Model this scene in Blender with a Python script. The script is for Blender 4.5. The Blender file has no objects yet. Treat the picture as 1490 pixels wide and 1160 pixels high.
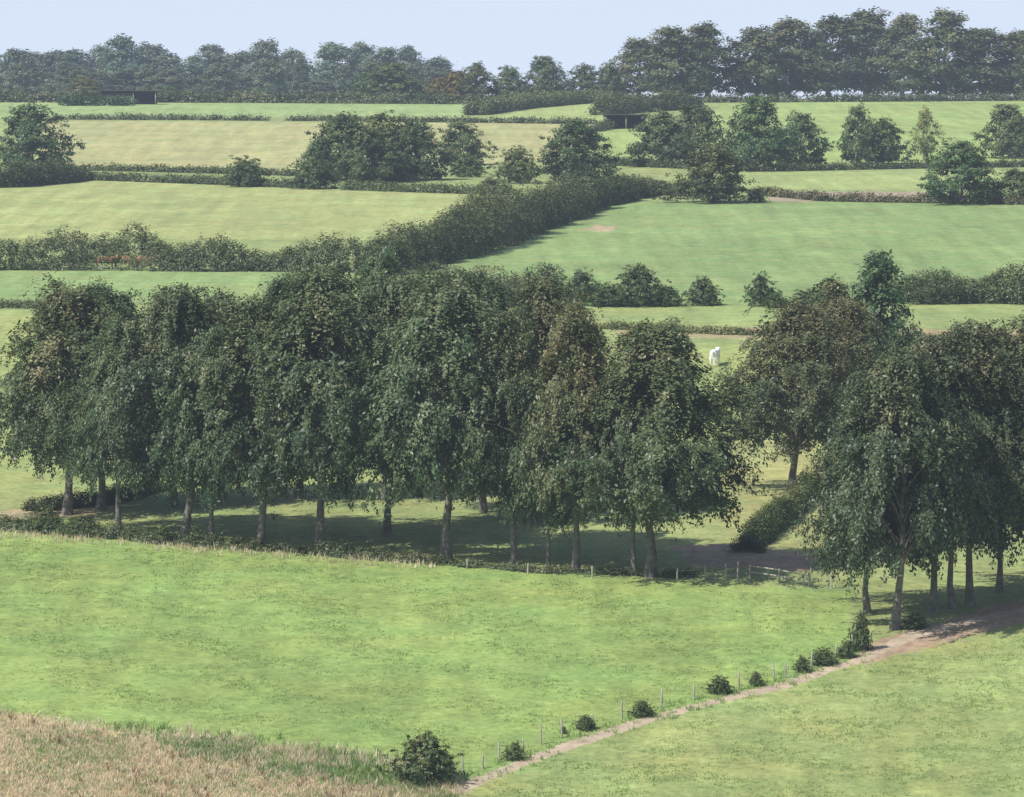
import bpy, math, numpy as np
from mathutils import Vector
rng = np.random.default_rng(7)
F = 8515.0; CX, CY = 745.0, 580.0
PITCH = math.atan(480/F)
scene = bpy.context.scene
# ------------------------------------------------------------------ terrain
prof = [(-800,6),(-60,2),(0,-1.9),(100,-30),(200,-46),(250,-47.5),(300,-44.5),(330,-41.1),(355,-37.5),(390,-33.7),(420,-31.6),
 (450,-30.1),(480,-28.0),(520,-24.6),(545,-23.7),(575,-23.0),(640,-21.8),(720,-19.4),(800,-17.4),(860,-16.4),(960,-14.9),
 (1060,-11.3),(1160,-9.7),(1230,-8.1),(1300,-6.9),(1400,-7.4),(1800,-12),(2500,-40),(6000,-150),(25000,-420)]
ty = np.arange(-800,25001,1.0)
tz = np.interp(ty,[p[0] for p in prof],[p[1] for p in prof])
k = np.exp(-0.5*(np.arange(-30,31)/9.0)**2); k/=k.sum()
tzs = np.convolve(np.pad(tz,30,mode='edge'),k,mode='valid')
def gz(x,y):
    x=np.asarray(x,float); y=np.asarray(y,float)
    z=np.interp(y,ty,tzs)
    a=np.clip((y-150)/200,0,1)
    return z+a*(0.12*np.sin(x/13.0+y/31.0)+0.10*np.sin(x/7.3-y/19.0+1.0)+0.25*np.sin(x/41.0+0.7))
cp,sp=math.cos(PITCH),math.sin(PITCH)
YS=np.concatenate([np.arange(230,1500,0.5),np.arange(1500,3000,5)])
def W(px,py):
    """survey point of a photo feature -> world ground position"""
    u=(px-CX)/F; v=-(py-CY)/F
    d=np.array([u, cp+v*sp, -sp+v*cp])
    t=YS/d[1]
    x=d[0]*t; z=d[2]*t
    g=gz(x,YS)
    hit=np.nonzero(z<=g)[0]
    if len(hit)==0: i=int(np.argmin(np.where(YS<1450,z-g,1e9)))
    else: i=hit[0]
    return np.array([x[i],YS[i],float(g[i])])
def dens(pts,step=40):
    out=[]
    for a,b in zip(pts[:-1],pts[1:]):
        a=np.array(a,float); b=np.array(b,float)
        n=max(1,int(np.hypot(*(b-a)[:2])/step))
        for i in range(n): out.append(a+(b-a)*i/n)
    out.append(np.array(pts[-1],float)); return out
def smooth_noise(x,y,s,seed=0):
    r=np.random.default_rng(seed); o=0
    for i in range(6):
        a=r.uniform(0,6.28); f=r.uniform(.6,1.8)/s; o=o+np.sin((x*math.cos(a)+y*math.sin(a))*f+r.uniform(0,6.28))
    return o/6
# ------------------------------------------------------------------ materials
def nodes(m):
    m.use_nodes=True; nt=m.node_tree; nt.nodes.clear(); return nt, nt.nodes, nt.links
def foliage(name, c1,c2,c3, trans=0.15, gloss=.035, rough=.45):
    m=bpy.data.materials.new(name); nt,N,L=nodes(m)
    out=N.new('ShaderNodeOutputMaterial'); pr=N.new('ShaderNodeBsdfDiffuse'); tr=N.new('ShaderNodeBsdfTranslucent'); mx=N.new('ShaderNodeMixShader')
    at=N.new('ShaderNodeAttribute'); at.attribute_name='tint'
    oi=N.new('ShaderNodeObjectInfo')
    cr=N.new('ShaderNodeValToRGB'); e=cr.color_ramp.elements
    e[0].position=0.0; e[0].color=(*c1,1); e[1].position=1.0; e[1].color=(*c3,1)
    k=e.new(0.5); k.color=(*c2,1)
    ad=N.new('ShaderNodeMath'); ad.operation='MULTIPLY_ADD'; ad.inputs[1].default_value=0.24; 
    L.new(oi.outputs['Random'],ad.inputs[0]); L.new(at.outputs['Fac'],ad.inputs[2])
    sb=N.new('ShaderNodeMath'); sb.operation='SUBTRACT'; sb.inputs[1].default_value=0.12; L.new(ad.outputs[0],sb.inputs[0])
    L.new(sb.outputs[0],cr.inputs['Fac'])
    mu=N.new('ShaderNodeMixRGB'); mu.blend_type='MULTIPLY'; mu.inputs[0].default_value=1
    L.new(cr.outputs['Color'],mu.inputs[1]); L.new(oi.outputs['Color'],mu.inputs[2])
    L.new(mu.outputs[0],pr.inputs['Color']); L.new(mu.outputs[0],tr.inputs['Color'])
    mx.inputs[0].default_value=trans
    L.new(pr.outputs[0],mx.inputs[1]); L.new(tr.outputs[0],mx.inputs[2])
    gl=N.new('ShaderNodeBsdfGlossy'); gl.inputs['Roughness'].default_value=rough; m2=N.new('ShaderNodeMixShader'); m2.inputs[0].default_value=gloss
    L.new(mx.outputs[0],m2.inputs[1]); L.new(gl.outputs[0],m2.inputs[2]); L.new(m2.outputs[0],out.inputs['Surface'])
    return m
def simple(name,c,rough=0.85,noise=0.35,scale=3.0,bump=0.3):
    m=bpy.data.materials.new(name); nt,N,L=nodes(m)
    out=N.new('ShaderNodeOutputMaterial'); pr=N.new('ShaderNodeBsdfPrincipled')
    tc=N.new('ShaderNodeTexCoord'); no=N.new('ShaderNodeTexNoise'); no.inputs['Scale'].default_value=scale; no.inputs['Detail'].default_value=6
    L.new(tc.outputs['Object'],no.inputs['Vector'])
    cr=N.new('ShaderNodeValToRGB'); e=cr.color_ramp.elements
    e[0].position=.3; e[0].color=(*[x*(1-noise) for x in c],1); e[1].position=.7; e[1].color=(*[min(1,x*(1+noise)) for x in c],1)
    L.new(no.outputs['Fac'],cr.inputs['Fac']); L.new(cr.outputs[0],pr.inputs['Base Color'])
    pr.inputs['Roughness'].default_value=rough
    bp=N.new('ShaderNodeBump'); bp.inputs['Strength'].default_value=bump; L.new(no.outputs['Fac'],bp.inputs['Height']); L.new(bp.outputs[0],pr.inputs['Normal'])
    L.new(pr.outputs[0],out.inputs['Surface']); return m
M_beech=foliage('beech_leaves',(0.045,0.080,0.036),(0.120,0.152,0.070),(0.250,0.232,0.130))
M_leaf=foliage('broadleaf_leaves',(0.050,0.088,0.036),(0.110,0.155,0.064),(0.200,0.210,0.100))
M_hedge=foliage('hedge_leaves',(0.048,0.078,0.030),(0.108,0.140,0.056),(0.225,0.215,0.110))
M_grass=foliage('grass_blades',(0.18,0.30,0.09),(0.27,0.40,0.13),(0.38,0.47,0.20),.35,.02,.6)
M_dry=foliage('dry_grass_blades',(0.42,0.42,0.24),(0.72,0.61,0.42),(0.87,0.77,0.58),.4,.02,.6)
M_dock=foliage('dock_seedheads',(0.20,0.13,0.07),(0.30,0.19,0.10),(0.40,0.27,0.16),.2,.02,.6)
M_bark=simple('beech_bark',(0.15,0.14,0.125),0.9,0.5,2.5,0.5)
M_post=simple('weathered_wood',(0.38,0.35,0.30),0.85,0.25,6)
M_dirt=simple('trodden_earth',(0.45,0.36,0.255),0.95,0.22,.8,.15)
M_dark=simple('dark_timber',(0.045,0.038,0.032),0.8,0.4,4)
M_roof=simple('corrugated_roof',(0.10,0.10,0.11),0.7,0.3,2)
M_cowb=simple('brown_hide',(0.36,0.18,0.09),0.8,0.2,3)
M_coww=simple('white_hide',(0.8,0.78,0.74),0.8,0.06,3)
# ------------------------------------------------------------------ mesh helpers
def build(name,V,Q,tint,matidx,mats,smooth=False):
    V=np.asarray(V,np.float32); Q=np.asarray(Q,np.int32); n=len(Q); k=Q.shape[1]
    me=bpy.data.meshes.new(name)
    me.vertices.add(len(V)); me.vertices.foreach_set('co',V.ravel())
    me.loops.add(n*k); me.loops.foreach_set('vertex_index',Q.ravel())
    me.polygons.add(n); me.polygons.foreach_set('loop_start',np.arange(0,n*k,k,dtype=np.int32))
    try: me.polygons.foreach_set('loop_total',np.full(n,k,np.int32))
    except Exception: pass
    me.polygons.foreach_set('material_index',np.asarray(matidx,np.int32))
    if tint is not None:
        a=me.attributes.new('tint','FLOAT','POINT'); a.data.foreach_set('value',np.asarray(tint,np.float32))
    for m in mats: me.materials.append(m)
    me.update(calc_edges=True)
    if smooth: me.polygons.foreach_set('use_smooth',np.ones(n,bool))
    return me
def add(name,me,loc=(0,0,0),parent=None,color=None):
    o=bpy.data.objects.new(name,me); scene.collection.objects.link(o); o.location=loc
    if parent: o.parent=parent
    if color: o.color=(*color,1)
    return o
def norm(a): return a/np.maximum(np.linalg.norm(a,axis=-1,keepdims=True),1e-9)
def leaves(C,size,outw,r,droop=0.6,aspect=0.55):
    n=len(C)
    nrm=norm(outw*0.9+np.array([0,0,0.5])+r.normal(0,.5,(n,3)))
    a=norm(outw*0.5+np.array([0,0,-droop])+r.normal(0,.55,(n,3)))
    b=norm(np.cross(nrm,a)); a=np.cross(b,nrm)
    s=(size*r.uniform(.65,1.3,n))[:,None]
    V=np.stack([C-a*s*.5,C+b*s*.5*aspect-a*s*.05,C+a*s*.5,C-b*s*.5*aspect-a*s*.05],1).reshape(-1,3)
    return V
def tube(P,R,ns=6):
    P=np.asarray(P,float); n=len(P); T=norm(np.gradient(P,axis=0))
    ref=np.array([0.31,0.95,0.05]); A=norm(np.cross(T,ref)); B=np.cross(T,A)
    th=np.linspace(0,2*np.pi,ns,endpoint=False)
    V=(P[:,None]+np.asarray(R)[:,None,None]*(A[:,None]*np.cos(th)[None,:,None]+B[:,None]*np.sin(th)[None,:,None])).reshape(-1,3)
    q=[]
    for i in range(n-1):
        for j in range(ns):
            q.append((i*ns+j,i*ns+(j+1)%ns,(i+1)*ns+(j+1)%ns,(i+1)*ns+j))
    return V,np.array(q)
def make_tree(name,H,R,cb,nl,nsp,nlv,lsize,seed,mat,droop=0.8,spl=1.5,tr=0.33,wide=0.38,stems=1,topw=2.2,spread=0.26,lob_a=.3,aspect=.55,twig=.10):
    r=np.random.default_rng(seed)
    VV=[];QQ=[];TT=[];MM=[];off=0
    def push(V,Q,t,m):
        nonlocal off
        VV.append(V);QQ.append(Q+off);TT.append(np.broadcast_to(t,(len(V),)));MM.append(np.full(len(Q),m));off+=len(V)
    for s in range(stems):
        nz=9; zz=np.linspace(-0.3,0.88*H,nz); w=np.cumsum(r.normal(0,H*0.009,(nz,2)),0)
        if stems>1: w=w+np.outer(np.linspace(0,1,nz),r.normal(0,R*.35,2))+r.normal(0,tr,2)
        P=np.column_stack([w,zz]); rad=tr*(1-np.linspace(0,1,nz)**0.8*0.88)*(1+0.5*np.exp(-np.linspace(0,nz,nz)*1.6))
        V,Q=tube(P,rad,9); push(V,Q,0,1)
        if s==0: P0=P
    la=r.uniform(0,6.28,12); lh=r.uniform(0.1,1.0,12); ls=r.uniform(-lob_a,lob_a,12)
    def env(u,az):
        base=(np.clip(1-u**topw,0,1))**0.62*(0.72+0.28*np.sin(np.pi*np.clip(u/ (2*wide),0,1)))
        lob=0
        for a,h,s_ in zip(la,lh,ls):
            lob=lob+s_*np.exp(-((u-h)/.13)**2-((np.angle(np.exp(1j*(az-a))))/.6)**2)
        return R*base*(1+lob)
    bs=[];bd=[];bt=[]
    for i in range(nl):
        u=min(1.0,(i+r.uniform(0,1))/nl)**0.92; az=i*2.39996+r.normal(0,.35)
        rr=env(np.array(u),az)*r.uniform(.70,1.18); zt=(cb+(1-cb)*u*0.97)*H+r.normal(0,.03*H)
        d=np.array([math.cos(az),math.sin(az),0])
        z0=max(cb*H*0.85,zt-rr*(0.75 if droop<.5 else 0.55)-0.6); z0=min(z0,.86*H)
        c0=np.array([np.interp(z0,P0[:,2],P0[:,0]),np.interp(z0,P0[:,2],P0[:,1]),z0])
        p2=np.array([c0[0]*0.5,c0[1]*.5,zt])+d*rr; p1=c0+(p2-c0)*0.55+np.array([0,0,0.22*rr*(.6+droop)])
        t=np.linspace(0,1,6)[:,None]; P=(1-t)**2*c0+2*t*(1-t)*p1+t*t*p2
        V,Q=tube(P,np.linspace(tr*.24,tr*.04,6),4); push(V,Q,0,1)
        tt=np.concatenate([r.uniform(.3,1,nsp-1)**.7,[1.0]])[:,None]
        S=(1-tt)**2*c0+2*tt*(1-tt)*p1+tt*tt*p2
        S=S+r.normal(0,1,(nsp,3))*np.array([1,1,.7])*(twig*R+.15)*tt
        dd=norm(d[None]*0.8+r.normal(0,.55,(nsp,3))*np.array([1,1,.5])+np.array([0,0,.15]))
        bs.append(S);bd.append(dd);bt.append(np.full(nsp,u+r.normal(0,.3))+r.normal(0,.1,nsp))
    S=np.concatenate(bs);D=np.concatenate(bd);U=np.concatenate(bt);n=len(S)
    L=spl*r.uniform(.6,1.3,n)
    t=r.uniform(0,1,(n,nlv))
    C=S[:,None]+D[:,None]*(t*L[:,None]*.75)[...,None]; C[...,2]-=(t**1.8*L[:,None]*droop)
    C=C+r.normal(0,1,(n,nlv,3))*(spread*spl/1.5*(1.15-.7*t))[...,None]*np.array([1,1,.75])
    cen=np.array([0,0,(cb+(1-cb)*.35)*H])
    ow=norm(norm(S-cen)*.6+D*.5); ow=np.repeat(ow[:,None],nlv,1).reshape(-1,3)
    C=C.reshape(-1,3); keep=C[:,2]>0.03*H; 
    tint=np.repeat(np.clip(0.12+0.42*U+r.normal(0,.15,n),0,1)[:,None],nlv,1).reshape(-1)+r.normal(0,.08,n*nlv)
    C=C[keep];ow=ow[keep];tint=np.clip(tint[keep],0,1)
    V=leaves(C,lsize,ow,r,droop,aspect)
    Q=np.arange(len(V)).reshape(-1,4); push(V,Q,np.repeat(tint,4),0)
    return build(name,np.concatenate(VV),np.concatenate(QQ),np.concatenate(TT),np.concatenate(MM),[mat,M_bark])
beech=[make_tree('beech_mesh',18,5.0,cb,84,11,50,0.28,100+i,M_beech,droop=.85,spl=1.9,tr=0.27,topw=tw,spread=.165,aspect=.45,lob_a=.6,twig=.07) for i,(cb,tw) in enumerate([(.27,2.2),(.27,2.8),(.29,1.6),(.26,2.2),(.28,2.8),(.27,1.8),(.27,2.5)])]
tallfar=[make_tree('tall_far_mesh',18,5.0,.10,60,7,28,0.62,200+i,M_beech,droop=0.4,spl=2.0,tr=0.4,topw=2.2,spread=.40,lob_a=.55) for i in range(6)]
broad=[make_tree('broad_mesh',10,5.0,.04,60,7,30,0.42,300+i,M_leaf,droop=0.3,spl=1.4,tr=0.26,topw=2.8,spread=.34,lob_a=.45,wide=.33) for i in range(5)]
airy=[make_tree('airy_mesh',10,3.6,.12,34,6,26,0.38,400+i,M_leaf,droop=0.3,spl=1.5,tr=0.2,topw=2.2,spread=.3,stems=2) for i in range(2)]
shrub=[make_tree('shrub_mesh',3,1.9,.03,60,7,36,0.15,500+i,M_hedge,droop=0.2,spl=0.6,tr=0.06,topw=2.6,spread=.22,stems=3,lob_a=.5) for i in range(5)]
def ext(me):
    a=np.empty(len(me.vertices)*3,np.float32); me.vertices.foreach_get('co',a); a=a.reshape(-1,3)
    return np.percentile(a[:,0],99.0)-np.percentile(a[:,0],1), np.percentile(a[:,2],99.8)
EX={}
for l in (beech,tallfar,broad,airy,shrub):
    for me in l: EX[me.name]=ext(me)
cnt=[0]
def plant(name,protos,px,py,top,wpx,color=(1,1,1),idx=None,depth=None):
    cnt[0]+=1; i=cnt[0] if idx is None else idx
    me=protos[i%len(protos)]; p=W(px,py); D=p[1]; w,h=EX[me.name]
    o=add(name,me,(p[0],p[1],p[2]-0.05),color=color)
    sx=wpx*D/F/w; sz=(py-top)*D/F/h
    o.scale=(sx,sx if depth is None else depth,sz); o.rotation_euler[2]=rng.uniform(0,6.28); return o
# ------------------------------------------------------------------ ground
rowsY=np.concatenate([np.arange(-800,300,12),np.arange(300,440,.28),np.arange(440,700,.9),np.arange(700,1500,2.2),np.geomspace(1500,25000,50)])
s=np.linspace(-1.25,1.25,560); sout=np.geomspace(1.3,60,28)
s=np.concatenate([-sout[::-1],s,sout])
GY,GS=np.meshgrid(rowsY,s,indexing='ij'); GX=GS*(np.clip(GY,120,None)*0.0875+6)
GZ=gz(GX,GY)
nr,nc=GX.shape
polys=[
 ([(-700,100),(2300,100),(2300,1500),(-700,1500)],(0.20,0.265,0.10)),
 ([(-700,150),(690,150),(690,172),(-700,168)],(0.21,0.31,0.12)),
 ([(60,176),(870,180),(800,238),(420,246),(60,240)],(0.28,0.31,0.14)),
 ([(-500,176),(60,176),(60,240),(-500,240)],(0.22,0.30,0.11)),
 ([(720,172),(800,152),(880,150),(880,176)],(0.25,0.33,0.12)),
 ([(870,190),(1000,178),(1060,148),(2200,150),(2200,235),(870,238)],(0.22,0.315,0.105)),
 ([(1060,252),(2200,240),(2200,276),(1080,276)],(0.24,0.32,0.12)),
 ([(1120,279),(1370,279),(1370,293),(1120,293)],(0.28,0.25,0.18)),
 ([(-600,264),(130,262),(440,272),(720,284),(560,350),(-600,345)],(0.25,0.31,0.12)),
 ([(-600,388),(560,388),(600,440),(-600,437)],(0.185,0.28,0.105)),
 ([(600,388),(905,292),(2200,300),(2200,440),(600,445)],(0.172,0.262,0.098)),
 ([(900,445),(2200,445),(2200,475),(900,475)],(0.21,0.29,0.105)),
 ([(900,476),(2200,486),(2200,498),(900,492)],(0.26,0.24,0.13)),
 ([(-600,450),(700,455),(700,720),(-600,720)],(0.23,0.30,0.105)),
 ([(1000,500),(1300,500),(1300,640),(1000,640)],(0.23,0.30,0.105)),
 ([(1050,640),(1250,640),(1250,820),(1050,820)],(0.25,0.29,0.115)),
 ([(-600,762),(0,768),(400,800),(900,842),(1240,862),(1245,955),(1140,993),(850,1072),(690,1140),(600,1120),(300,1075),(0,1038),(-600,1000)],(0.18,0.275,0.082)),
 ([(690,1140),(850,1078),(1140,1000),(1270,955),(1500,890),(2200,700),(2300,1500),(640,1500)],(0.21,0.28,0.10)),
 ([(-700,1000),(0,1036),(300,1073),(600,1118),(690,1145),(650,1500),(-700,1500)],(0.24,0.27,0.12)),
 ([(-700,1015),(0,1042),(150,1064),(300,1105),(560,1150),(600,1500),(-700,1500)],(0.41,0.365,0.225)),
 ([(0,745),(240,705),(235,715),(130,752),(0,765)],(0.30,0.27,0.16)),
 ([(980,795),(1080,790),(1200,812),(1180,830),(1000,825)],(0.30,0.25,0.17)),
 ([(1240,955),(1330,915),(1500,868),(1900,800),(1900,850),(1500,905),(1260,965)],(0.29,0.24,0.165)),
 ([(845,335),(865,328),(905,330),(890,337)],(0.27,0.25,0.15)),
]
col=np.zeros((nr*nc,3)); X=GX.ravel();Y=GY.ravel()
jit=0.25+Y/1500
qx=X+rng.normal(0,1,X.size)*.3*jit+smooth_noise(X,Y,1.5,1)*1.0*jit; qy=Y+rng.normal(0,1,X.size)*.7*jit+smooth_noise(X,Y,2.0,2)*1.9*jit
vis=(Y>280)&(Y<1500)&(np.abs(X)<Y*.3+30); vi=np.nonzero(vis)[0]
col[:]=polys[0][1]
def inpoly(px,py,P):
    c=np.zeros(len(px),bool); j=len(P)-1
    for i in range(len(P)):
        xi,yi=P[i];xj,yj=P[j]
        if yi!=yj:
            m=((yi>py)!=(yj>py)); 
            c^= m & (px<(xj-xi)*(py-yi)/(yj-yi)+xi)
        j=i
    return c
def wpoly(P): return [tuple(W(a[0],a[1])[:2]) for a in dens(list(P)+[P[0]],60)]
for P,c in polys[1:]:
    m=inpoly(qx[vi],qy[vi],wpoly(P)); col[vi[m]]=c
col*=1.30
idx=np.arange(nr*nc).reshape(nr,nc)
Q=np.stack([idx[:-1,:-1],idx[:-1,1:],idx[1:,1:],idx[1:,:-1]],-1).reshape(-1,4)
M_g=bpy.data.materials.new('pasture_grass'); nt,N,L=nodes(M_g)
out=N.new('ShaderNodeOutputMaterial'); pr=N.new('ShaderNodeBsdfPrincipled'); at=N.new('ShaderNodeAttribute'); at.attribute_name='fieldcol'
geo=N.new('ShaderNodeNewGeometry')
def noise(sc,det,vec=None,rough=.6):
    n=N.new('ShaderNodeTexNoise'); n.inputs['Scale'].default_value=sc; n.inputs['Detail'].default_value=det; n.inputs['Roughness'].default_value=rough
    L.new(vec if vec else geo.outputs['Position'],n.inputs['Vector']); return n.outputs['Fac']
def mrange(f,a,b):
    m=N.new('ShaderNodeMapRange'); m.inputs['From Min'].default_value=.3; m.inputs['From Max'].default_value=.7; m.inputs['To Min'].default_value=a; m.inputs['To Max'].default_value=b; L.new(f,m.inputs['Value']); return m.outputs[0]
def mul(a,b):
    m=N.new('ShaderNodeMath'); m.operation='MULTIPLY'; L.new(a,m.inputs[0]); L.new(b,m.inputs[1]); return m.outputs[0]
def mapping(rot,sc):
    mp=N.new('ShaderNodeMapping'); mp.inputs['Rotation'].default_value=(0,0,rot); mp.inputs['Scale'].default_value=sc; L.new(geo.outputs['Position'],mp.inputs['Vector']); return mp.outputs[0]
n1=noise(.06,4); n2=noise(.6,6,None,.65); n3=noise(2.2,5,None,.75); n4=noise(.45,3,mapping(1.25,(1,.05,1)))
f=mul(mul(mrange(n1,.86,1.14),mrange(n2,.80,1.20)),mul(mrange(n3,.72,1.28),mrange(n4,.86,1.14)))
vm=N.new('ShaderNodeVectorMath'); vm.operation='SCALE'; L.new(at.outputs['Color'],vm.inputs[0]); L.new(f,vm.inputs['Scale'])
hs=N.new('ShaderNodeMixRGB'); hs.blend_type='MULTIPLY'; L.new(mrange(noise(.15,6),0,1),hs.inputs[0]); L.new(vm.outputs[0],hs.inputs[1]); hs.inputs[2].default_value=(1.25,1.0,1.0,1)
L.new(hs.outputs[0],pr.inputs['Base Color']); pr.inputs['Roughness'].default_value=.9; pr.inputs['Specular IOR Level'].default_value=.2
bp=N.new('ShaderNodeBump'); bp.inputs['Strength'].default_value=.6; bp.inputs['Distance'].default_value=.12; L.new(n3,bp.inputs['Height']); L.new(bp.outputs[0],pr.inputs['Normal'])
L.new(pr.outputs[0],out.inputs['Surface'])
me=build('ground',np.column_stack([X,Y,GZ.ravel()]),Q,None,np.zeros(len(Q)),[M_g],True)
ca=me.attributes.new('fieldcol','FLOAT_COLOR','POINT'); ca.data.foreach_set('color',np.column_stack([col,np.ones(len(col))]).astype(np.float32).ravel())
add('ground',me)
# ------------------------------------------------------------------ grass tufts
def tufts(name,P,n,hgt,nb,wd,mat,tmean,tsd,seed,patch=0.0,spread=.12,ps=1.6):
    r=np.random.default_rng(seed); wp=np.array(wpoly(P)); lo=wp.min(0); hi=wp.max(0)
    x=r.uniform(lo[0],hi[0],n*2); y=r.uniform(lo[1],hi[1],n*2)
    m=inpoly(x+r.normal(0,.4,2*n),y+r.normal(0,1.0,2*n),[tuple(a) for a in wp])
    if patch: m&=(smooth_noise(x,y,ps,seed)+r.normal(0,.25,len(x)))>patch
    x=x[m];y=y[m]; k=len(x)
    x=np.repeat(x,nb)+r.normal(0,spread,k*nb); y=np.repeat(y,nb)+r.normal(0,spread,k*nb); z=gz(x,y)-.01
    hh=np.repeat(hgt*r.uniform(.5,1.4,k),nb)*r.uniform(.6,1.2,k*nb); a=r.uniform(0,6.28,k*nb); ln=r.normal(0,.35,(k*nb,2))*hh[:,None]
    B=np.column_stack([x,y,z]); sx=np.column_stack([np.cos(a),np.sin(a),0*a])*wd*.5
    T=B+np.column_stack([ln,hh]); M=B*.5+T*.5+np.column_stack([-ln*.15,hh*.05])
    V=np.stack([B-sx,B+sx,M+sx*.8,M-sx*.8,T+sx*.1,T-sx*.1],1).reshape(-1,3)
    i=np.arange(k*nb)[:,None]*6; Q=np.concatenate([i+np.array([0,1,2,3]),i+np.array([3,2,4,5])])
    tt=np.repeat(np.clip(np.repeat(tmean+tsd*r.normal(0,1,k)+.25*smooth_noise(x[::nb],y[::nb],2.5,seed+5),nb)+r.normal(0,.08,k*nb),0,1),6)
    return add(name,build(name,V,Q,tt,np.zeros(len(Q)),[mat]))
FF=[(-100,775),(400,812),(900,856),(1235,875),(1240,945),(1140,985),(850,1064),(680,1125),(600,1112),(300,1068),(0,1032),(-100,1025)]
tufts('pasture_tufts',FF,20000,.08,5,.06,M_grass,.5,.2,11,patch=.1,ps=1.1)
tufts('pasture_tufts',[(710,1150),(860,1090),(1140,1015),(1280,970),(1560,910),(1600,1250),(600,1250)],16000,.09,5,.06,M_grass,.65,.2,12,patch=.1,ps=.9)
DG=[(-120,1026),(0,1042),(150,1066),(300,1104),(560,1152),(600,1210),(-120,1210)]
tufts('dry_grass',DG,12000,.24,7,.06,M_dry,.6,.2,13)
tufts('meadow_grass',DG,7000,.26,7,.05,M_grass,.75,.2,23,patch=.12,ps=2.2)
tufts('dock_weeds',DG,450,.5,6,.06,M_dock,.6,.25,24,patch=.05,spread=.06)
VG=[(140,1056),(300,1072),(600,1117),(680,1140),(640,1175),(540,1150),(300,1110)]
tufts('verge_weeds',VG,3600,.38,8,.06,M_grass,.4,.25,14,patch=-.1)
tufts('dry_grass',VG,4200,.38,6,.05,M_dry,.55,.2,15,patch=-.15)
tufts('path_verge_grass',[(680,1140),(850,1068),(1140,988),(1260,948),(1266,955),(1145,996),(850,1076),(695,1146)],2500,.28,7,.05,M_grass,.6,.2,16)
tufts('dry_grass',[(-100,758),(0,762),(150,780),(400,803),(640,822),(640,828),(400,812),(150,790),(-100,778)],2600,.35,6,.05,M_dry,.4,.25,17)
# ------------------------------------------------------------------ hedges
def hedge(pts,wid,name='hedge',color=(1,1,1),gap=0.0,bumpy=.25,dens_k=2.6,mat=None,seed=None,flat=False):
    """pts: (px,py,height_px)"""
    r=np.random.default_rng(int(rng.integers(1e9)) if seed is None else seed)
    dp=dens(pts,15); Wp=np.array([W(p[0],p[1]) for p in dp]); Hh=np.array([p[2] for p in dp])*Wp[:,1]/F
    seg=np.linalg.norm(np.diff(Wp[:,:2],axis=0),axis=1); S=np.concatenate([[0],np.cumsum(seg)]); Lt=S[-1]
    Dm=Wp[:,1].mean(); ls=max(.16,Dm*.00042); rc=max(.3,ls*1.7)
    hm=Hh.mean(); n=int(Lt*(2*hm+wid)/(rc*rc)*dens_k*.55)+20
    s_=r.uniform(0,Lt,n); 
    if gap>0: 
        g=smooth_noise(s_,s_*0,3.5*hm,int(r.integers(1e6))); s_=s_[g>-.9+gap]; n=len(s_)
    x0=np.interp(s_,S,Wp[:,0]);y0=np.interp(s_,S,Wp[:,1]);h=np.interp(s_,S,Hh)
    tx=np.interp(s_+.5,S,Wp[:,0])-np.interp(s_-.5,S,Wp[:,0]); tyy=np.interp(s_+.5,S,Wp[:,1])-np.interp(s_-.5,S,Wp[:,1])
    T=norm(np.column_stack([tx,tyy])); Nn=np.column_stack([-T[:,1],T[:,0]])
    sd=int(r.integers(1e6)); bm=1+bumpy*(smooth_noise(s_,s_*0,1.0*hm,sd)*1.6+smooth_noise(s_,s_*0,.4*hm,sd+1)*.9)
    h=h*np.clip(bm,.35,1.5)
    th=r.uniform(0,np.pi,n); rad=r.uniform(.45,1,n)**.6
    e=1.0 if not flat else .6
    cxs=np.sign(np.cos(th))*np.abs(np.cos(th))**e*wid*.5*rad*np.clip(bm,.6,1.3); cz=np.maximum(np.sin(th),0)**e*h*rad
    low=r.random(n)<.3; cz=np.where(low,r.uniform(0,.6,n)*h,cz)
    x=x0+Nn[:,0]*cxs; y=y0+Nn[:,1]*cxs; z=gz(x,y)+cz-rc*.25
    C=np.column_stack([x,y,z]); ow=norm(np.column_stack([Nn*np.cos(th)[:,None],np.sin(th)*1.0+.2]))
    m=16; CC=(C[:,None]+r.normal(0,1,(n,m,3))*rc*.5*np.array([1,1,.85])).reshape(-1,3)
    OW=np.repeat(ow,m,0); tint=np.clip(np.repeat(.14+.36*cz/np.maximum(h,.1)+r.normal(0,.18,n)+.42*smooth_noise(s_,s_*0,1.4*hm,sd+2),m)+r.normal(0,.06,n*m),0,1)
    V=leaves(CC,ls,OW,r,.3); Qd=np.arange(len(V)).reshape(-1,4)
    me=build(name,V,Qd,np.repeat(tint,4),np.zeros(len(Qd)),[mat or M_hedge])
    return add(name,me,color=color)
hedge([(-300,149,17),(150,149,16),(400,150,17),(730,152,14)],2.5,flat=True,bumpy=.12)
hedge([(90,154,16),(195,154,16)],2,flat=True,bumpy=.2,color=(.8,1.1,1))
hedge([(870,150,14),(1150,149,12),(1400,147,10),(1800,146,10)],2.5,flat=True,bumpy=.12)
hedge([(690,168,20),(760,158,22),(870,148,16)],5,flat=True,bumpy=.1,color=(1.2,1.25,1.2))
hedge([(80,174,8),(300,175,7),(390,176,7)],2,bumpy=.15)
hedge([(420,176,7),(640,178,7),(870,181,8)],2,bumpy=.15,gap=.25,color=(.9,.85,.8))
hedge([(872,168,24),(930,163,26),(1010,158,22)],5,color=(1.2,1.15,1))
hedge([(862,192,8),(892,186,12)],2,bumpy=.4)
hedge([(930,192,12),(960,192,10)],2,bumpy=.4)
hedge([(-200,278,38),(20,272,36),(120,262,20)],4)
hedge([(120,248,9),(300,252,9),(430,256,9)],2,color=(1.1,1.05,1))
hedge([(130,262,12),(300,268,12),(440,274,12)],2)
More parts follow.
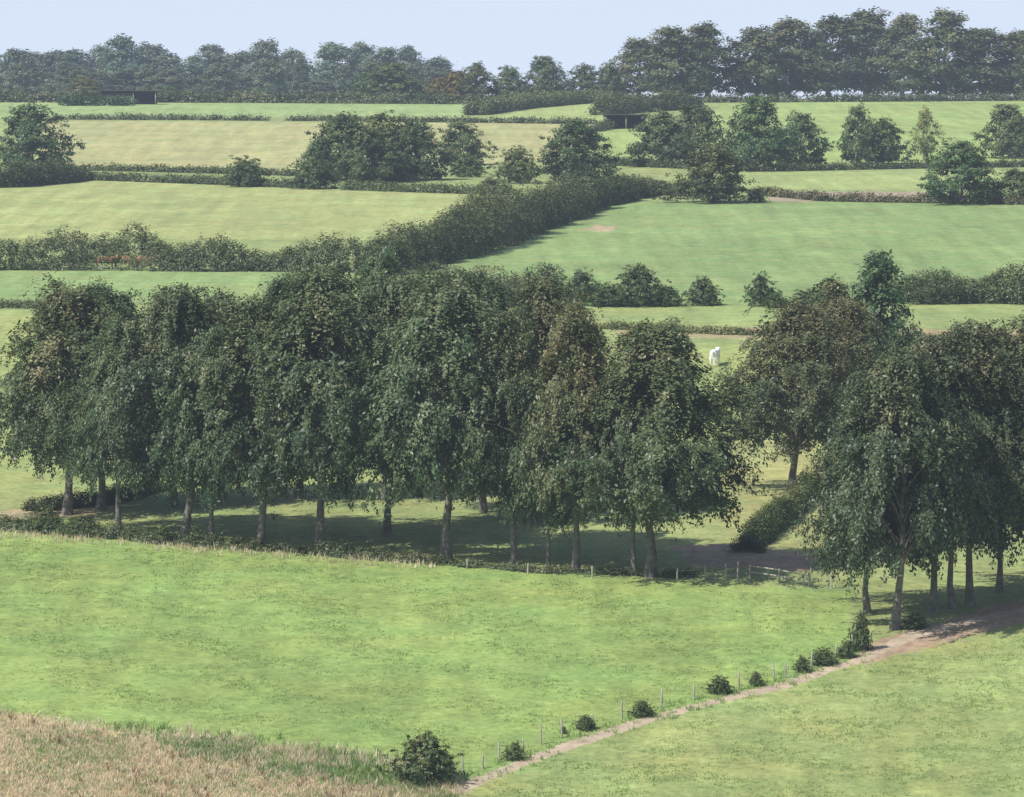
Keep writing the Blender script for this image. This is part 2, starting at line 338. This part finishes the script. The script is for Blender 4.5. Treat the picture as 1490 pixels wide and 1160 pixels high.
hedge([(500,276,14),(620,280,12),(735,284,14)],2.5,color=(1.2,1.2,1.1))
hedge([(-300,392,46),(0,392,48),(120,392,50)],5,bumpy=.5,dens_k=2.0)
hedge([(100,382,46),(250,382,46)],4,bumpy=.45,dens_k=2.0)
hedge([(118,393,30),(240,394,34)],3,bumpy=.6,dens_k=.6)
hedge([(225,394,46),(300,394,48),(440,395,50),(545,395,52)],5,bumpy=.5,dens_k=2.0)
hedge([(560,400,60),(660,372,60),(760,338,56),(860,302,50),(905,292,45),(960,280,28)],6,bumpy=.5,dens_k=2.0)
hedge([(940,282,20),(1000,285,18)],3)
hedge([(1100,283,10),(1200,293,12),(1370,296,12),(1500,298,14)],2,color=(1.8,1.3,1.5),bumpy=.2)
hedge([(880,240,10),(1100,250,11),(1300,246,10),(1700,240,12)],2.5)
hedge([(-300,448,10),(0,448,12),(110,450,12)],2)
hedge([(1310,442,38),(1400,440,42),(1500,442,62),(1700,440,60)],5,bumpy=.4)
hedge([(880,478,10),(1050,486,10),(1250,494,10),(1700,505,12)],2,color=(1.5,1.35,1.2),bumpy=.2)
hedge([(590,445,45),(700,446,48),(820,444,44)],5,bumpy=.45)
hedge([(1085,806,20),(1110,780,34),(1155,748,40),(1180,720,30)],2.0,bumpy=.4,color=(1.2,1.2,1))
hedge([(-200,762,18),(0,770,20),(90,778,26),(150,782,24)],2,bumpy=.4,color=(1.25,1.2,1.1))
hedge([(150,782,22),(300,796,18),(480,808,14),(640,822,10)],1.4,bumpy=.5,gap=.35)
hedge([(640,822,9),(800,834,9),(1050,842,10)],.9,bumpy=.5,gap=.55)
hedge([(40,745,22),(150,735,26),(235,712,14)],2)
# ------------------------------------------------------------------ trees
G=(.85,1.08,1.0)
for a in [(150,742,415,230,G),(330,728,425,230,(1,1.05,1)),(430,726,400,200,G),(560,728,362,150,G),(700,745,400,200,G),(790,760,405,190,(1.05,1,.9)),(250,735,418,190,(1.1,1.1,.9))]:
    plant('beech_tree',beech,*a[:4],color=a[4])
for a in [(105,750,410,245,(1.1,1.05,.95)),(177,777,455,195,(.95,1.08,1)),(262,785,418,235,(1.0,1,1)),(308,793,480,160,G),(375,796,432,220,(1.05,1.05,.95)),
          (470,801,388,250,(1.0,1.05,1)),(645,815,402,265,(.92,1.06,1.02)),(743,822,450,185,(1,1,.95)),(833,832,438,245,(1.2,1.05,.94)),(798,826,540,110,G),(921,838,505,150,(1.1,1.05,1)),(950,841,468,285,(1.0,1.05,.95)),
          (560,780,398,200,(.95,1.08,1))]:
    plant('beech_tree',beech,*a[:4],color=a[4])
for a in [(1150,715,440,215,(1.1,.98,.92)),(1225,690,430,180,(1.1,.98,.92)),(1258,892,550,215,(.95,.98,1)),(1297,917,505,245,(1,1,1)),(1357,893,485,225,(.92,.93,.95)),(1386,887,510,190,(.95,.92,.9)),(1415,885,470,225,(.9,.88,.86)),(1500,870,462,245,(.95,.9,.85)),(1620,850,440,260,(1,1,1)),(1450,862,475,205,(.95,.9,.85))]:
    plant('beech_tree',beech,*a[:4],color=a[4])
plant('tree',tallfar,1277,560,368,85,(.7,1.0,.9)); plant('tree',tallfar,1210,560,405,90,(1.1,1.1,1)); 
for x,b,t,w in [(560,400,345,60),(850,440,390,55),(930,446,386,85),(1025,445,402,60),(1108,446,395,50),(885,446,410,60),(970,446,415,50),(1130,448,425,40),(650,445,395,80),(445,440,395,45),(1175,450,420,60)]:
    plant('shrub',shrub,x,b,t,w,(.9,1.1,1))
for x,b,t,w,c in [(45,250,150,116,(.85,1,.9)),(500,262,166,120,(.8,.9,.8)),(560,262,163,115,(1.1,1.1,.9)),(605,262,175,100,(.85,.95,.85)),(540,266,185,90,(.9,.95,.8)),(670,240,175,78,(.95,1.05,.9)),(838,264,175,116,(.85,.95,.85)),
   (960,243,160,95,(.95,1,.9)),(1010,238,150,100,(1,1,.9)),(1098,248,140,100,(.95,1.15,1)),(1165,243,163,85,(1,1.15,1)),(1035,295,210,112,(1.25,1.0,.85)),(1395,297,203,120,(.8,1.0,.85)),(1475,296,245,75,(1.1,1.15,1)),(1470,230,152,85,(1.1,1.05,.9)),(1248,238,152,58,(1,1.1,.9)),(1285,238,172,70,(1,1.1,.9)),(470,262,200,66,(.8,.9,.8))]:
    plant('broadleaf_tree',broad,x,b,t,w,c)
plant('young_tree',airy,1345,234,155,44,(1.8,1.5,1.0))
for x,b,t,w,c in [(357,272,226,60,(.9,1.1,.9)),(455,275,228,72,(.9,1.1,.9)),(680,258,223,52,(1,1.3,1)),(755,267,212,72,(1.3,1.35,1)),(1100,294,272,34,(1,1.2,1)),(245,149,124,38,(.8,1.2,1.1)),(720,282,258,50,(1.1,1,.9))]:
    plant('shrub',shrub,x,b,t,w,c)
for x,t,w in [(930,56,90),(985,40,105),(1030,33,95),(1100,40,85),(1150,25,105),(1205,24,105),(1262,14,110),(1312,22,100),(1370,15,110),(1430,40,100),(1480,44,95),(1540,30,110),(1620,25,110)]:
    plant('tree',tallfar,x,144+rng.uniform(-3,1),t,w,(1.0,.98,.88))
for x,t,w,c in [(565,92,105,(1.2,1.2,1)),(640,112,50,(1.6,1.0,.7)),(665,104,50,(1.8,1.0,.7)),(695,90,60,(1.1,1,.9)),(740,96,60,(1.2,1.2,1.1)),(795,82,70,(.95,1,1)),(850,93,60,(1,1,1)),(885,92,50,(1,1,1)),(120,110,60,(1.4,1.1,.9))]:
    plant('broadleaf_tree',broad,x,146,t,w,c)
# ------------------------------------------------------------------ distant wood
wood=bpy.data.objects.new('distant_trees',None); scene.collection.objects.link(wood)
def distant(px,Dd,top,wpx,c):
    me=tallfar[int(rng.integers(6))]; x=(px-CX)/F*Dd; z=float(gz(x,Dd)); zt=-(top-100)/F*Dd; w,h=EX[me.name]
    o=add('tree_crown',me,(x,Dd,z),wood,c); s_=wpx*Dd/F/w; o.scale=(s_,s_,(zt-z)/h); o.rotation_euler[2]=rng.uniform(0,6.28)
sky=[(-300,75),(-20,66),(0,72),(40,78),(80,66),(130,66),(170,50),(215,66),(250,70),(290,84),(320,68),(360,76),(400,56),(435,72),(465,96),(490,62),(520,57),(560,61),(600,67),(640,80),(660,102),(700,114),(900,114)]
x=-300
while x<700:
    t=np.interp(x,[p[0] for p in sky],[p[1] for p in sky]); v=rng.uniform(.95,1.5)
    distant(x,1850+rng.uniform(-40,60),t+rng.uniform(-4,9),rng.uniform(58,92),(.92*v,1.05*v,1.35*v)); x+=rng.uniform(24,40)  # blue-leaning colour paints distance haze into the foliage
x=-300
while x<900:
    v=rng.uniform(.85,1.45)
    t=np.interp(x,[p[0] for p in sky],[p[1] for p in sky]); distant(x,1650+rng.uniform(-40,60),max(t+24,92)+rng.uniform(-8,12),rng.uniform(45,75),(.98*v,1.05*v,1.2*v)); x+=rng.uniform(28,42)  # weaker blue cast, haze painted into the nearer rank too
# ------------------------------------------------------------------ path-side bushes
for x,b,t,w in [(748,1108,1079,36),(853,1064,1041,32),(933,1043,1016,36),(1048,1012,984,38),(1100,999,977,26),(1168,979,953,28),(1198,970,942,38),(1230,958,930,30),(1252,948,890,36),(620,1143,1066,112),(1330,915,890,40)]:
    plant('shrub',shrub,x,b,t,w,(1.05,1.15,.95))
for x,b,t,w in [(70,775,735,45),(120,780,748,50),(238,792,765,30),(820,1070,1058,12)]:
    plant('shrub',shrub,x,b,t,w,(1.1,1.2,1))
# ------------------------------------------------------------------ path
def ribbon(name,pts,wm,mat,lift,seed):
    dp=dens(pts,4); P=np.array([W(*p[:2]) for p in dp]); n=len(P); T=norm(np.gradient(P[:,:2],axis=0)); Nn=np.column_stack([-T[:,1],T[:,0]])
    kk=np.ones(9)/9; Nn=norm(np.column_stack([np.convolve(np.pad(Nn[:,i],4,mode='edge'),kk,mode='valid') for i in (0,1)]))
    t=np.concatenate([[0],np.cumsum(np.linalg.norm(np.diff(P[:,:2],axis=0),axis=1))]); V=[]
    for j,a in enumerate(np.linspace(-1,1,7)):
        off=a*wm*.5*(1+.3*smooth_noise(t,t*0,2.2,seed+(a>0)))+.2*smooth_noise(t,t*0,6,seed+4)
        x=P[:,0]+Nn[:,0]*off; y=P[:,1]+Nn[:,1]*off; V.append(np.column_stack([x,y,gz(x,y)+lift-(.05 if abs(a)>.9 else 0)]))
    V=np.stack(V,1).reshape(-1,3); i=np.arange(n*7).reshape(n,7); Q=np.stack([i[:-1,:-1],i[:-1,1:],i[1:,1:],i[1:,:-1]],-1).reshape(-1,4)
    return add(name,build(name,V,Q,None,np.zeros(len(Q)),[mat],True))
ribbon('path',[(655,1156),(700,1136),(760,1112),(850,1079),(930,1052),(1000,1032),(1070,1016),(1140,1000),(1200,978),(1262,957),(1330,925),(1420,903),(1560,872)],1.25,M_dirt,.035,31)
# ------------------------------------------------------------------ fences, gate
def box(c,sz,rz=0.0):
    c=np.asarray(c,float); q=np.array([[x,y,z] for z in(-.5,.5) for x,y in((-.5,-.5),(.5,-.5),(.5,.5),(-.5,.5))])*np.array(sz)
    R_=np.array([[math.cos(rz),-math.sin(rz),0],[math.sin(rz),math.cos(rz),0],[0,0,1]])
    return q@R_.T+c, np.array([(0,3,2,1),(4,5,6,7),(0,1,5,4),(1,2,6,5),(2,3,7,6),(3,0,4,7)])
def join(parts):
    V=[];Q=[];o=0
    for v,q in parts: V.append(v);Q.append(q+o);o+=len(v)
    return np.concatenate(V),np.concatenate(Q)
def fence(pts,hs=(.8,1.2),wires=3,name='wire_fence'):
    parts=[];tops=[]
    for p in pts:
        b=W(*p); h=rng.uniform(*hs); le=rng.normal(0,.06,2)
        P=np.array([b+[0,0,-.2],b+[le[0]*.5,le[1]*.5,h*.5],b+[le[0],le[1],h],b+[le[0],le[1],h+.04]])
        parts.append(tube(P,[.06,.055,.05,.01],7)); tops.append((b,h))
    for (a,ha),(b,hb) in zip(tops[:-1],tops[1:]):
        for k in range(wires):
            f=(k+1)/(wires+.3)*.95; t=np.linspace(0,1,5)[:,None]
            P=(a+[0,0,min(ha,1)*f])*(1-t)+(b+[0,0,min(hb,1)*f])*t; P[:,2]-=.06*np.sin(np.pi*t[:,0])
            parts.append(tube(P,[.004]*5,4))
    V,Q=join(parts); return add(name,build(name,V,Q,None,np.zeros(len(Q)),[M_post]))
fence([(675,1130),(702,1120),(727,1111),(762,1101),(787,1084),(818,1075),(862,1062),(905,1047),(962,1032),(1010,1020),(1075,1006),(1127,991),(1143,988),(1180,975),(1215,962),(1240,950)])
fence([(985,846),(1026,846),(1057,846),(1073,845)],wires=2)
fence([(680,828),(768,835),(862,842)],hs=(.6,.9),wires=2)
fence([(1178,850),(1210,857),(1262,868),(1310,873)],wires=2)
def gate(pa,pb):
    a=W(*pa);b=W(*pb);parts=[]
    for p in(a,b,a+(b-a)*.5): parts.append(tube(np.array([p+[0,0,-.2],p+[0,0,.5],p+[0,0,.95]]),[.07,.065,.06],8))
    for h in(.45,.85): parts.append(tube(np.array([a+[0,-.09,h],(a+b)/2+[0,-.09,h],b+[0,-.09,h-.1]]),[.05,.05,.045],6))
    V,Q=join(parts); add('wooden_rail_fence',build('rail',V,Q,None,np.zeros(len(Q)),[M_post]))
gate((1091,843),(1177,855))
# ------------------------------------------------------------------ sheds
def shed(px,py,wm,hm,dm,bays,open_from):
    p=W(px,py); root=bpy.data.objects.new('cattle_shed',None); scene.collection.objects.link(root); root.location=p
    def part(n,ps,mat):
        V,Q=join(ps); return add(n,build(n,V,Q,None,np.zeros(len(Q)),[mat]),parent=root)
    x0=-wm/2
    part('walls',[box((0,dm,hm/2),(wm,.15,hm)),box((x0+.08,dm/2,hm/2),(.15,dm-.16,hm)),box((-x0-.08,dm/2,hm/2),(.15,dm-.16,hm))],M_dark)
    fw=wm*open_from
    if fw>0: part('front_boards',[box((x0+.16+.2*i+.09,0,hm/2-.05),(.18,.06,hm-.1)) for i in range(int((fw-.2)/.2))],M_dark)
    part('posts',[box((x0+fw+(wm-fw)*i/bays,-.06,hm/2),(.16,.16,hm)) for i in range(bays+1)],M_post)
    r=[]
    n=int((wm+1)/.25)
    for i in range(n):
        v,q=box((x0-.5+.25*i+.12,dm/2,hm+.12+(.03 if i%2 else 0)),(.249,dm+1.2,.09)); v[:,2]+= -(v[:,1]-dm/2)*.08; r.append((v,q))
    part('roof',r,M_roof)
shed(186,152,12.0,2.6,6,1,.60)
shed(911,188,7.2,2.3,5,2,0)
# ------------------------------------------------------------------ cows
def cow(px,py,rot,mat,graze=False):
    p=W(px,py); me=bpy.data.meshes.new('cow')
    hd=[(1.25,0,1.2),(1.5,0,1.0 if graze else 1.4),(1.75,0,.5 if graze else 1.35)] 
    v=[(-.75,0,1.12),(-.3,0,1.05),(.3,0,1.03),(.8,0,1.12)]+hd
    r=[.30,.36,.38,.30,.2,.15,.09]; e=[(0,1),(1,2),(2,3),(3,4),(4,5),(5,6)]
    for s_ in(-1,1):
        b=len(v); v+=[(.75,.2*s_,.75),(.78,.2*s_,.4),(.78,.2*s_,0)]; r+=[.13,.07,.06]; e+=[(3,b),(b,b+1),(b+1,b+2)]
        b=len(v); v+=[(-.72,.22*s_,.8),(-.85,.22*s_,.42),(-.8,.22*s_,0)]; r+=[.17,.07,.06]; e+=[(0,b),(b,b+1),(b+1,b+2)]
        b=len(v); v+=[(hd[1][0]-.02,.22*s_,hd[1][2]+.08)]; r+=[.04]; e+=[(5,b)]
    b=len(v); v+=[(-1.05,0,1.2),(-1.12,0,.6)]; r+=[.04,.035]; e+=[(0,b),(b,b+1)]
    me.from_pydata(v,e,[]); o=add('cow',me,p); o.rotation_euler[2]=rot
    sk=o.modifiers.new('skin','SKIN')
    for i,x in enumerate(r): me.skin_vertices[0].data[i].radius=(x,x)
    me.skin_vertices[0].data[1].use_root=True
    ss=o.modifiers.new('sub','SUBSURF'); ss.levels=1; ss.render_levels=1
    me.materials.append(mat)
cow(1040,533,1.35,M_coww)
cow(153,392,.1,M_cowb); cow(178,391,2.9,M_cowb,True); cow(210,392,.4,M_cowb)
# ------------------------------------------------------------------ camera, light, sky, glowing haze volume
cam=bpy.data.cameras.new('camera'); co=bpy.data.objects.new('camera',cam); scene.collection.objects.link(co)
co.location=(0,0,0); co.rotation_euler=(math.pi/2-PITCH,0,0); cam.sensor_width=36; cam.lens=36*F/1490; cam.clip_end=40000; cam.clip_start=1
scene.camera=co
az=math.atan2(-.82,-.57); el=math.radians(48)
sd=Vector((math.cos(el)*-.82,math.cos(el)*-.57,math.sin(el)))
sl=bpy.data.lights.new('sun','SUN'); sl.energy=5.0; sl.angle=math.radians(.53); sl.color=(1,.955,.88)
so=bpy.data.objects.new('sun',sl); scene.collection.objects.link(so); so.rotation_euler=sd.to_track_quat('Z','Y').to_euler()
w=bpy.data.worlds.new('World'); scene.world=w; w.use_nodes=True; nt=w.node_tree; N=nt.nodes; L=nt.links; bg=N['Background']
st=N.new('ShaderNodeTexSky'); st.sky_type='NISHITA'; st.sun_disc=False; st.sun_elevation=el; st.sun_rotation=az%(2*math.pi)
tc=N.new('ShaderNodeTexCoord'); sx=N.new('ShaderNodeSeparateXYZ'); L.new(tc.outputs['Generated'],sx.inputs[0])
# pale summer haze band low in the sky dome
m1=N.new('ShaderNodeMath'); m1.operation='MULTIPLY'; m1.inputs[1].default_value=-12; L.new(sx.outputs['Z'],m1.inputs[0])
m2=N.new('ShaderNodeMath'); m2.operation='EXPONENT'; L.new(m1.outputs[0],m2.inputs[0])
m3=N.new('ShaderNodeMath'); m3.operation='MULTIPLY'; m3.use_clamp=True; m3.inputs[1].default_value=.95; L.new(m2.outputs[0],m3.inputs[0])
mx=N.new('ShaderNodeMixRGB'); L.new(m3.outputs[0],mx.inputs[0]); L.new(st.outputs[0],mx.inputs[1]); mx.inputs[2].default_value=(7.6,8.0,8.3,1)
L.new(mx.outputs[0],bg.inputs[0]); bg.inputs[1].default_value=.11
bpy.ops.mesh.primitive_cube_add(size=1); hz=bpy.context.object; hz.name='emissive_haze'
hz.scale=(16000,17000,620); hz.location=(0,8000,10)
mh=bpy.data.materials.new('haze_glow'); nt,N,L=nodes(mh); out=N.new('ShaderNodeOutputMaterial')
va=N.new('ShaderNodeVolumeAbsorption'); va.inputs['Color'].default_value=(0,0,0,1); va.inputs['Density'].default_value=.000085
em=N.new('ShaderNodeEmission'); em.inputs['Color'].default_value=(.66,.78,1.0,1); em.inputs['Strength'].default_value=.000085*1.0  # air itself glows evenly, imitating light scattered by haze and lifting dark tones
ad=N.new('ShaderNodeAddShader'); L.new(va.outputs[0],ad.inputs[0]); L.new(em.outputs[0],ad.inputs[1])
L.new(ad.outputs[0],out.inputs['Volume']); hz.data.materials.append(mh)
scene.view_settings.view_transform='Standard'; scene.view_settings.look='None'; scene.view_settings.exposure=0
